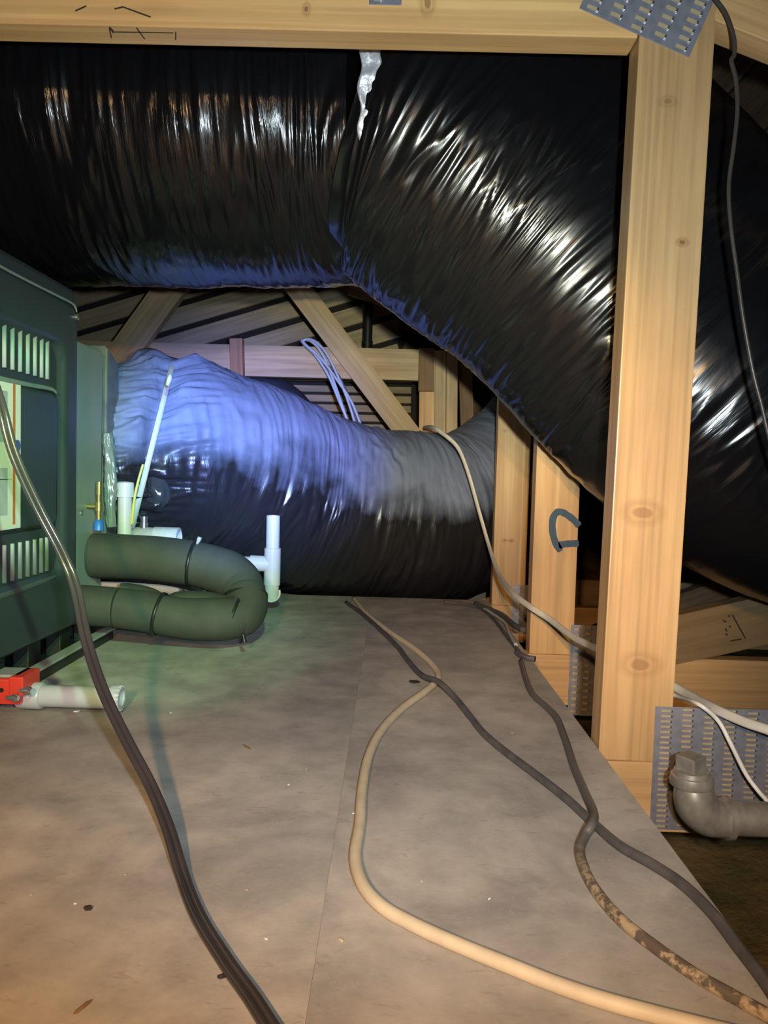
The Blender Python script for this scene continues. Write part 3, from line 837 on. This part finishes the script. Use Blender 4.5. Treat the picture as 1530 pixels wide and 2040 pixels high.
# brass service valve with blue handle on the coil box
va = empty('service_valve', onX(197, 1020, CX + 0.02), 'small brass service valve with a blue handle on the coil box', 'valve')
vx = CX + 0.022
for (v0, v1, rr) in ((960, 985, .006), (985, 1000, .004), (1000, 1018, .007), (1018, 1036, .0045)):
    A = onX(197, v1, vx); B = onX(197, v0, vx); yv = onX(197, 1000, vx).y
    lathe('body', (vx, yv, A.z), (0, 0, 1), [(0, rr), (B.z - A.z, rr)], brass, va, 14)
A = onX(197, 1056, vx); B = onX(197, 1034, vx)
lathe('handle', (vx, yv, A.z), (0, 0, 1), [(0, .010), ((B.z - A.z) * .7, .009), (B.z - A.z, .004)], bluep, va, 12)
lathe('stem', (CX, yv, onX(197, 1009, vx).z), (1, 0, 0), [(0, .004), (0.024, .004)], brass, va, 12)

# ------------------------------------------------------------------ drain pan
PX = -0.52
pn = empty('drain_pan', (-0.8, 0.9, FZ), 'shallow dark plastic drain pan under the furnace', 'drain pan')
pz = onX(150, 1293, PX).z; pY = onX(226, 1255, PX).y
for nm, lo, hi in (('pan_wall', (PX - 0.006, 0.30, FZ), (PX, pY, pz)), ('pan_wall', (-1.15, pY - 0.006, FZ), (PX - 0.006, pY, pz)), ('pan_base', (-1.15, 0.30, FZ), (PX - 0.006, pY - 0.006, FZ + 0.004))):
    box(nm, lo, hi, panm, pn, 0.001)
box('pan_rim', (PX - 0.012, 0.30, pz), (PX + 0.008, pY + 0.006, pz + 0.004), greyp, pn, 0.001)
for k in range(8):
    y = pY - 0.03 - k * 0.11
    box('support_leg', (PX - 0.055, y - 0.02, FZ + 0.004), (PX - 0.03, y + 0.02, FB - 0.0005), panm, pn, 0.002)

# ------------------------------------------------------------------ float switch and front drain pipe
YF = 0.965
dpz = (onY(150, 1388, YF)).z; xL = onY(40, 1388, YF).x; xR = onY(243, 1390, YF).x
pvc_f = plain('worn white pvc', (0.42, 0.45, 0.50), 0.35, 0, 0.06, 25)
fp = empty('drain_pipe', (xL, YF, dpz), 'white plastic drain pipe stub lying in front of the furnace, crossed by the black cord', 'pipe')
sh = (onY(150, 1365, YF) - onY(150, 1411, YF)).length / 2
xa = onY(86, 1388, YF).x; xb = onY(222, 1388, YF).x
lathe('pipe_body', (xa - 0.005, YF, dpz), (1, 0, 0), [(0, sh * .92), (xb - xa + .008, sh * .92)], pvc_f, fp, 36)
lathe('coupling', (xL, YF, dpz), (1, 0, 0), [(0, sh * 1.08), (0.004, sh * 1.12), (xa - xL - 0.002, sh * 1.12), (xa - xL, sh * 1.02)], pvc_f, fp, 36)
lathe('end_cap', (xb, YF, dpz), (1, 0, 0), [(0, sh * .95), (0.001, sh * 1.07), (xR - xb - 0.004, sh * 1.07), (xR - xb, sh * .93), (xR - xb, sh * .7), (xR - xb - .006, sh * .66)], pvc_f, fp, 36)
for k in range(18):
    th = 2 * math.pi * k / 18; c_ = (xR - 0.004, YF + sh * 1.0 * math.cos(th), dpz + sh * 1.0 * math.sin(th))
    box('cap_rib', (c_[0] - 0.006, c_[1] - .0012, c_[2] - .0012), (c_[0] + 0.004, c_[1] + .0012, c_[2] + .0012), pvc_f, fp, 0.0004)
fs = empty('float_switch', (xL - 0.03, YF, dpz), 'red float switch block with grey top clamped at the white pipe', 'switch')
rt = onY(20, 1350, YF - .02).z; rb = onY(20, 1400, YF - .02).z
box('red_body', (-0.511, YF - 0.028, rb), (onY(44, 1370, YF - .02).x, YF + 0.010, rt), redp, fs, 0.002)
box('red_cheek', (onY(44, 1370, YF - .02).x - 0.012, YF - 0.031, rb + 0.012), (onY(54, 1370, YF - .02).x, YF + 0.016, rt + 0.004), redp, fs, 0.002)
box('grey_cover', (-0.511, YF - 0.022, rt), (onY(40, 1345, YF - .02).x, YF + 0.016, rt + 0.004), greyp, fs, 0.002)
for (u, v) in ((64, 1376), (38, 1390)):
    p = onY(u, v, YF - 0.035); lathe('screw', (p.x - .016, p.y, p.z), (1, -0.1, 0.0), [(0, .0028), (.008, .0028), (.009, .0055), (.014, .0055), (.016, .003)], chrome, fs, 14)
for (u, v) in ((3, 1375),):
    p = onY(u, v, YF - 0.0285); lathe('terminal_hole', (p.x, p.y, p.z), (0, -1, 0), [(0, .003), (.0006, .003)], blackp, fs, 14)

# ------------------------------------------------------------------ insulated refrigerant line
il = empty('insulated_line', (-0.4, 1.36, 0.03), 'thick black foam insulated pipe doubled back in a U beside the furnace', 'pipe')


fr_ = .0405
up_ = [P(150, 1103, 1.40, .038), P(170, 1106, 1.40, .0405), P(220, 1108, 1.40, .0425), P(300, 1112, 1.40, .0425), P(382, 1122, 1.40, .0425)]
tube('foam_sleeve', up_, foam, il, seg=36, n=10, disp=lambda s, th: 0.0015 * noise.noise(Vector((s * 12, math.cos(th), math.sin(th)))))
bend = [P(384, 1122, 1.40, .0420), P(420, 1131, 1.40, .043), P(455, 1143, 1.395, .043), P(478, 1163, 1.385, .042), P(488, 1186, 1.365, .039)]
tube('foam_sleeve', bend, foam, il, seg=36, n=10)
bend2 = [P(488, 1183, 1.365, .038), P(491, 1205, 1.345, .039), P(482, 1224, 1.325, .0385), P(464, 1232, 1.31, .037)]
tube('foam_sleeve', bend2, foam, il, seg=36, n=10)
low = [P(470, 1231, 1.315, .037), P(440, 1234, 1.30, .0375), P(390, 1233, 1.30, .037), P(350, 1229, 1.30, .0365), P(318, 1224, 1.30, .0355)]
tube('foam_sleeve', low, foam, il, seg=36, n=10, disp=lambda s, th: 0.002 * noise.noise(Vector((s * 14, math.cos(th), math.sin(th)))))
low2 = [P(317, 1223, 1.30, .036), P(280, 1216, 1.30, .036), P(236, 1211, 1.30, .0355)]
tube('foam_sleeve', low2, foam, il, seg=36, n=10)
low3 = [P(234, 1210, 1.305, .0345), P(190, 1207, 1.305, .0355), P(150, 1205, 1.305, .0355)]
tube('foam_sleeve', low3, foam, il, seg=36, n=10)
# loose flap of split foam lying on top of the lower run
tube('foam_flap', [P(238, 1172, 1.315, .009, .015), P(262, 1176, 1.32, .012, .022), P(300, 1184, 1.32, .011, .024), P(330, 1194, 1.315, .003, .015)], foam, il, seg=20, n=8)
tube('foam_flap', [P(330, 1196, 1.315, .003, .015), P(356, 1190, 1.325, .010, .024), P(405, 1190, 1.33, .010, .026), P(446, 1194, 1.32, .006, .02)], foam, il, seg=20, n=8)


def tie(pts_c, r1, nrm, tilt=0):
    c = Vector(pts_c); n_ = Vector(nrm).normalized(); up = Vector((0, 0, 1)); a = (up - n_ * up.dot(n_)).normalized(); b = n_.cross(a)
    bm = bmesh.new(); N = 36; prev = None; rings = []
    for k in range(N):
        th = 2 * math.pi * k / N; d = a * math.cos(th) + b * math.sin(th)
        rings.append([bm.verts.new(c + d * (r1 + .0012) + n_ * .0028), bm.verts.new(c + d * (r1 + .0012) - n_ * .0028), bm.verts.new(c + d * (r1 - .001) - n_ * .0028), bm.verts.new(c + d * (r1 - .001) + n_ * .0028)])
    for k in range(N):
        p_, q_ = rings[k], rings[(k + 1) % N]
        for j in range(4): bm.faces.new((p_[j], q_[j], q_[(j + 1) % 4], p_[(j + 1) % 4]))
    bmesh.ops.recalc_face_normals(bm, faces=bm.faces)
    z = link('zip_tie', mesh_of(bm, 'zip_tie', True), blackp, il)
    h = c + a * (r1 + .003)
    return z


tie(onY(385, 1123, 1.40), .0435, (1, 0, -.12))
tie(onY(318, 1223, 1.30), .0375, (1, 0.0, -.20))
tie(onY(489, 1190, 1.36), .040, (.15, -.6, -1))
tie(onY(462, 1232, 1.31), .0385, (-1, -.1, .35))
tube('tie_tail', [P(483, 1262, 1.27, .003), P(486, 1272, 1.268, .0035), P(487, 1280, 1.267, .005)], blackp, il, seg=8, n=3)
tube('tie_tail', [P(392, 1084, 1.385, .002), P(396, 1076, 1.385, .004), P(398, 1070, 1.385, .004)], pvc_old, il, seg=8, n=3)

# ------------------------------------------------------------------ PVC stack, trap fitting, tee
YS = 1.50
st1 = empty('vent_stack', onY(248, 1065, YS), 'short upright white pipe with a coupling, nearest the coil box', 'pipe')
A = onY(248, 1075, YS); B = onY(248, 990, YS); Cc = onY(248, 962, YS)
rp = 13.8 * YS / F
lathe('pipe_body', A, (0, 0, 1), [(-0.05, rp), (B.z - A.z + .01, rp)], pvc, st1, 32)
lathe('coupling', (A.x, A.y, B.z), (0, 0, 1), [(0, rp * 1.0), (0.0, rp * 1.26), (Cc.z - B.z, rp * 1.26), (Cc.z - B.z + .002, rp * 1.05), (Cc.z - B.z + .002, rp * .9), (Cc.z - B.z - .01, rp * .9)], pvc, st1, 32)
YT = 1.50
tr = empty('trap_fitting', onY(300, 1075, YT), 'dusty grey horizontal drain fitting with an open end and small plugged port', 'pipe fitting')
A = onY(272, 1065, YT + .06); B = onY(368, 1068, YT + .06); rt_ = 24 * YT / F
A.z -= .008; B.z = A.z
lathe('pipe_body', A - Vector((.03, 0, 0)), (1, 0, 0), [(0, rt_ * .5), (.03, rt_), (.075, rt_), (.076, rt_ * .98)], pvc_old, tr, 32)
lathe('socket', A + Vector((.038, 0, 0)), (1, 0, 0), [(0, rt_ * 1.0), (.001, rt_ * 1.06), (.052, rt_ * 1.06), (.053, rt_ * .95), (.053, rt_ * .84), (.035, rt_ * .82)], pvc_old2, tr, 32)
pp = onY(287, 1045, YT + .06)
lathe('port', pp, (0, 0, 1), [(-.01, .009), (.004, .009), (.004, .0075), (.012, .0075), (.012, .0085), (.017, .0085), (.017, .005), (.012, .004)], chrome, tr, 20)
YV = 1.70
te = empty('vent_tee', onY(543, 1198, YV), 'white upright vent pipe rising from a tee at the far end of the floor', 'pipe')
x_ = onY(543, 1100, YV).x; r2 = 13.5 * YV / F
zz = [onY(543, v, YV).z for v in (1198, 1170, 1165, 1092, 1027)]
lathe('riser', (x_, YV, zz[3] - .01), (0, 0, 1), [(0, r2), (zz[4] - zz[3] + .01, r2), (zz[4] - zz[3] + .01, r2 * .8), (zz[4] - zz[3] - .01, r2 * .78)], pvc, te, 32)
lathe('tee_body', (x_, YV, zz[2]), (0, 0, 1), [(0, r2 * 1.0), (0, r2 * 1.22), (zz[3] - zz[2], r2 * 1.22), (zz[3] - zz[2] + .001, r2)], pvc, te, 32)
zb_ = onY(500, 1122, YV).z
lathe('tee_branch', (x_, YV, zb_), (-1, 0, 0), [(0, r2 * 1.15), (.05, r2 * 1.2), (.05, r2), (.0505, r2)], pvc, te, 32)
lathe('branch_pipe', (x_ - .045, YV, zb_), (-1, 0, 0), [(0, r2 * .98), (.22, r2 * .98)], pvc, te, 32)
lathe('lower_pipe', (x_, YV, zz[0] + 0.004), (0, 0, 1), [(0, r2 * .9), (.004, r2 * 1.05), (zz[2] - zz[0] + .002, r2 * 1.05)], pvc, te, 32)
tube('elbow_rim', [(x_ + .0 + 0.020 * math.sin(a_), YV - 0.012, zz[0] + 0.022 - 0.020 * math.cos(a_), .0028) for a_ in [R(-70 + 20 * k) for k in range(10)]], pvc, te, seg=10, n=2)

# pale strips seen between the two foam runs
ws = empty('drain_line', onY(250, 1180, 1.5), 'pale horizontal drain tubing glimpsed between the two foam covered runs', 'pipe')
tube('pipe_body', [P(186, 1164, 1.47, .0065), P(260, 1166, 1.48, .0065), P(340, 1166, 1.49, .0065)], pvc, ws, seg=20, n=4)
lathe('elbow', onY(300, 1168, 1.49), (1, 0, -.03), [(0, .012), (.001, .0165), (.062, .0165), (.063, .012)], pvc, ws, 24)
tube('branch', [P(365, 1160, 1.50, .008), P(385, 1178, 1.50, .012), P(400, 1190, 1.5, .010)], pvc, ws, seg=20, n=4)
tube('black_hose', [P(165, 1142, 1.44, .007), P(250, 1150, 1.44, .009), P(340, 1158, 1.44, .009), P(420, 1180, 1.44, .007)], blackp, ws, seg=16, n=4)

# ------------------------------------------------------------------ cables
def cable(name, pts, r, mat, label, cat_='cable', seg=12, n=8, parts=None, group=None):
    o_ = tube(name, pts, mat, None, r, seg, n); tag(o_, label, cat_, group); return o_


def fpt(u, v, r, lift=0.0):
    p = onZ(u, v, FZ + r + lift); return tuple(p)


# foreground twin power cord
cp = [(-420, -420, .90), (-300, -60, .87), (-180, 280, .84), (-60, 640, .80), (-25, 730, .78), (2, 810, .77), (28, 905, .77), (75, 1010, .775), (122, 1100, .78), (150, 1170, .775), (172, 1275, .75), (205, 1375, .72), (250, 1470, .69),
      (300, 1565, .66), (335, 1650, .62), (362, 1740, .578), (395, 1825, .545), (450, 1915, .505), (500, 1985, .474), (545, 2055, .443), (600, 2130, .42)]
pc_ = empty('power_cord', onY(*cp[9]), 'glossy dark twin cord hanging down in front of the furnace to the floor', 'cord')
base = [Vector(p) for p in cat([tuple(onY(*c)) for c in cp], 6)]
for b_ in base:
    if b_.z < FZ + 0.0036:
        k_ = (CAM.z - FZ - 0.0036) / (CAM.z - b_.z); b_.xyz = CAM + (b_ - CAM) * k_
off = Vector((0.0029, 0, 0.0005))
for sgn in (-1, 1):
    tube('strand', [tuple(b_ + off * sgn) + (.0031,) for i, b_ in enumerate(base)], cord_black, pc_, seg=14, n=1)

cable('tan_cable', [fpt(u, v, .0055) for u, v in ((705, 1192), (730, 1222), (775, 1258), (825, 1292), (862, 1325), (873, 1350), (850, 1375), (800, 1412), (760, 1455), (735, 1505), (722, 1570), (717, 1640),
      (708, 1705), (722, 1760), (760, 1805), (820, 1840), (900, 1877), (1000, 1918), (1100, 1958), (1200, 1992), (1310, 2022), (1420, 2050), (1560, 2085))], .0052, cab_tan, 'thick tan cable looping over the middle of the floor to the bottom right')
cable('dark_cable', [fpt(u, v, .0050, l) for u, v, l in ((690, 1200, 0), (728, 1228, 0), (786, 1282, 0), (812, 1315, 0), (840, 1345, .004), (873, 1358, .011), (905, 1388, .003), (935, 1425, 0), (965, 1462, 0), (1010, 1500, 0), (1070, 1545, 0), (1130, 1592, 0),
      (1182, 1640, 0), (1235, 1685, 0), (1300, 1722, 0), (1360, 1762, 0), (1420, 1820, 0), (1470, 1885, 0), (1520, 1950, 0), (1560, 2010, 0))], .0045, cab_dark, 'straight running dusty black cable crossing the floor diagonally to the right edge')
cable('mottled_cable', [fpt(u, v, .0045, l) for u, v, l in ((1038, 1318, 0), (1052, 1365, 0), (1066, 1388, 0), (1105, 1425, 0), (1125, 1470, 0), (1145, 1530, 0), (1168, 1585, 0), (1182, 1618, .002), (1180, 1640, .010), (1165, 1665, .003), (1155, 1695, 0),
      (1168, 1740, 0), (1195, 1785, 0), (1240, 1835, 0), (1310, 1890, 0), (1390, 1945, 0), (1470, 1990, 0), (1560, 2040, 0))], .0045, cab_mott, 'paint flecked dark cable nearest the floor edge, curving to the lower right corner')
lc = empty('looped_cords', onZ(990, 1230, FZ), 'small tangle of dark cords at the far right floor corner by the studs', 'cord')
tube('cord', [fpt(u, v, .004) for u, v in ((885, 1199), (925, 1204), (958, 1212), (985, 1235), (1010, 1268), (1035, 1300), (1042, 1318))], cab_dark, lc, .0038, 10, 8)
tube('cord', [fpt(u, v, .004, .006) for u, v in ((948, 1202), (970, 1212), (1000, 1225), (1024, 1245), (1042, 1255))], cab_dark, lc, .006, 10, 8)
tube('cord', [fpt(u, v, .004, .004) for u, v in ((955, 1206), (980, 1222), (1005, 1240), (1015, 1262), (1028, 1285))], pvc_old, lc, .0035, 10, 8)
tube('cord', [fpt(u, v, .004, .002) for u, v in ((1030, 1300), (1045, 1309), (1066, 1313))], cab_dark, lc, .0055, 10, 8)

# flat white cable hanging in front of the studs
wc = [(845, 852, 2.28), (862, 852, 2.02), (885, 866, 1.95), (912, 892, 1.92), (932, 940, 1.90), (952, 1010, 1.88), (972, 1080, 1.85), (992, 1140, 1.70), (1020, 1180, 1.50), (1055, 1208, 1.41), (1095, 1234, 1.36), (1140, 1268, 1.26), (1190, 1293, 1.15),
      (1270, 1330, 1.05), (1350, 1372, 1.0), (1420, 1410, .90), (1480, 1437, .86), (1530, 1454, .84), (1600, 1480, .82)]
o = tube('flat_cable', [tuple(onY(*c)) + (.0058, .0026) for c in wc], cab_nm, None, seg=12, n=8)
tag(o, 'off white flat electrical cable drooping from the far duct past the studs', 'cable')
o = tube('thin_wire', [tuple(onY(*c)) + (.0026,) for c in ((1300, 1362, .98), (1345, 1386, .97), (1390, 1402, .885), (1430, 1435, .88), (1455, 1480, .87), (1485, 1540, .86), (1510, 1575, .85), (1530, 1598, .84), (1570, 1650, .82))], cab_white, None, seg=10, n=8)
tag(o, 'thin bright white wire in front of the lower nail plate, falling to the iron pipe', 'wire')
o = tube('hanging_wire', [tuple(onY(*c)) + (.0024,) for c in ((1395, -40, .885), (1425, -2, .885), (1447, 30, .882), (1462, 75, .88), (1463, 108, .88), (1457, 122, .88), (1466, 160, .88), (1469, 220, .88), (1462, 290, .88), (1452, 370, .88), (1456, 450, .88),
      (1468, 540, .88), (1480, 630, .88), (1500, 740, .88), (1518, 810, .88), (1532, 870, .88), (1560, 960, .88))], plain('grey black wire', (0.05, 0.042, 0.036), 0.35), None, seg=10, n=8)
tag(o, 'single dark wire hanging down beside the tall post at the right edge', 'wire')
cb = empty('cable_coil', onY(650, 740, 2.40), 'loop of pale blue grey cables hanging by the diagonal web', 'cable')
tube('strand', [P(u, v, 2.44, .0045) for u, v in ((720, 850), (700, 800), (670, 755), (640, 715), (612, 690), (604, 680), (612, 676), (630, 682), (655, 712), (690, 790), (712, 860))], cab_blue, cb, seg=8, n=8)
tube('strand', [P(u, v, 2.45, .0045) for u, v in ((698, 850), (676, 800), (655, 750), (630, 710), (608, 688), (602, 678), (620, 680), (642, 705), (665, 760), (686, 820), (700, 860))], cab_blue, cb, seg=8, n=8)
tube('strand', [P(u, v, 2.46, .004) for u, v in ((648, 725), (672, 745), (690, 780), (705, 820), (718, 870))], cab_dark, cb, seg=8, n=8)
o = lathe('vent_pipe', onY(731, 720, 2.95), (0, 0, 1), [(0, .0185), (0.06, .0185), (0.06, .021), (.08, .021), (.08, .0185), (.42, .0185)], blackp, None, 24)
tag(o, 'dark upright vent pipe behind the diagonal web under the duct seam', 'pipe')
o = tube('yellow_wire', [P(263, 1045, 1.50, .003), P(267, 1000, 1.50, .003), P(275, 960, 1.505, .0028), P(285, 925, 1.51, .0026)], yellow, None, seg=8, n=6)
tag(o, 'yellow green wire standing up beside the short white pipe', 'wire')

# crumpled film tails below the gathered duct
for k, (pts_, r1_) in enumerate((([P(300, 930, 1.60, .004, .02), P(308, 950, 1.585, .016, .02), P(318, 985, 1.58, .022, .022), P(300, 1010, 1.59, .012, .02), P(288, 1030, 1.60, .004, .01)], 0),
                                ([P(255, 900, 1.57, .004, .012), P(252, 925, 1.56, .014, .02), P(240, 955, 1.56, .016, .02), P(236, 985, 1.57, .008, .012)], 0))):
    tube('film_tail', pts_, film_clear, sd, seg=28, n=10, disp=lambda s, th: 0.006 * noise.noise(Vector((s * 45 + k, math.cos(th) * 2, math.sin(th) * 2))))

# ------------------------------------------------------------------ iron elbow
YE = 0.80
ie = empty('iron_elbow_pipe', onY(1390, 1620, YE), 'dusty cast iron elbow with square plug and pipe below the white wires', 'pipe')
k_ = YE / F
eb = [P(1383, 1565, YE, 36 * k_), P(1384, 1585, YE, 41 * k_), P(1390, 1607, YE, 42 * k_), P(1408, 1624, YE, 40 * k_), P(1430, 1629, YE, 38 * k_), P(1446, 1629, YE, 38 * k_)]
tube('elbow', eb, iron, ie, seg=40, n=8)
A = onY(1378, 1562, YE)
lathe('collar', A, (-.05, 0, 1), [(0, 33 * k_), (0, 42 * k_), (8 * k_, 43 * k_), (20 * k_, 40 * k_), (22 * k_, 33 * k_)], iron, ie, 36)
lathe('neck', onY(1378, 1542, YE), (-.05, 0, 1), [(0, 36 * k_), (9 * k_, 34 * k_), (10 * k_, 26 * k_)], iron, ie, 36)
bm = bmesh.new(); bm_box(bm, (-.0115, -.0115, 0), (.0115, .0115, .0165), .0015)
link('plug', mesh_of(bm, 'plug'), iron, ie, Matrix.Translation(onY(1376, 1534, YE)) @ Matrix.Rotation(R(35), 4, 'Z') @ Matrix.Rotation(R(-3), 4, 'Y'))
A = onY(1442, 1629, YE)
lathe('hub', A, (1, 0, -.01), [(0, 38 * k_), (2 * k_, 43 * k_), (12 * k_, 43 * k_), (14 * k_, 36 * k_)], iron, ie, 40)
lathe('pipe_body', A, (1, 0, -.01), [(0, 34 * k_), (.9, 34 * k_)], iron, ie, 32)

# ------------------------------------------------------------------ small debris on the floor and duct
chipm = plain('pale wood chip', (0.55, 0.44, 0.28), 0.7); darkm = plain('dark crumb', (0.03, 0.024, 0.02), 0.8); whitem = plain('white fleck', (0.75, 0.74, 0.70), 0.6); twigm = plain('brown splinter', (0.22, 0.13, 0.06), 0.7)


def crumb(name, u, v, sx, sy_, sz, rot, mat, label, cat_, group=None):
    p = onZ(u, v, FZ + sz * .5); bm = bmesh.new(); bmesh.ops.create_icosphere(bm, subdivisions=1, radius=1)
    for w_ in bm.verts: w_.co = Vector((w_.co.x * sx * random.uniform(.8, 1.15), w_.co.y * sy_ * random.uniform(.8, 1.15), w_.co.z * sz * .5))
    o_ = link(name, mesh_of(bm, name), mat, None, Matrix.Translation(p) @ Matrix.Rotation(R(rot), 4, 'Z')); tag(o_, label, cat_, group)


crumb('dark_knot', 826, 1358, .012, .010, .003, 0, darkm, 'round dark crumb on the far floor left of the cable crossing', 'debris')
crumb('splinter', 492, 1488, .012, .0016, .0024, -50, twigm, 'thin brown splinter in the middle left of the floor', 'debris')
crumb('dark_crumb', 175, 1809, .0035, .003, .004, 0, darkm, 'small dark crumb on the lower left of the floor', 'debris')
crumb('dark_crumb', 441, 1945, .0035, .0022, .003, 20, darkm, 'small dark crumb between the twin cord and floor seam', 'debris')
crumb('wood_chip', 165, 2005, .0018, .009, .002, -25, twigm, 'brown splinter at the bottom left corner', 'debris')
crumb('wood_chip', 679, 1872, .003, .0016, .002, -40, chipm, 'pale chip beside the floor seam left of the tan cable', 'debris')
for (u, v) in ((575, 1563), (492, 1772), (62, 1782), (840, 1755), (1020, 1460), (704, 1620), (340, 1420), (250, 1742), (610, 1532), (150, 1800), (975, 1790), (530, 1870)):
    crumb('pale_fleck', u, v, random.uniform(.0012, .0022), .001, .0012, random.uniform(0, 180), whitem if random.random() < .6 else chipm, 'tiny pale fleck scattered on the dusty floor', 'debris', 'tiny pale flecks on the floor')
crumb('pale_fleck', 152, 1417, .005, .0015, .002, 30, whitem, 'white sliver on the floor under the white pipe', 'debris')
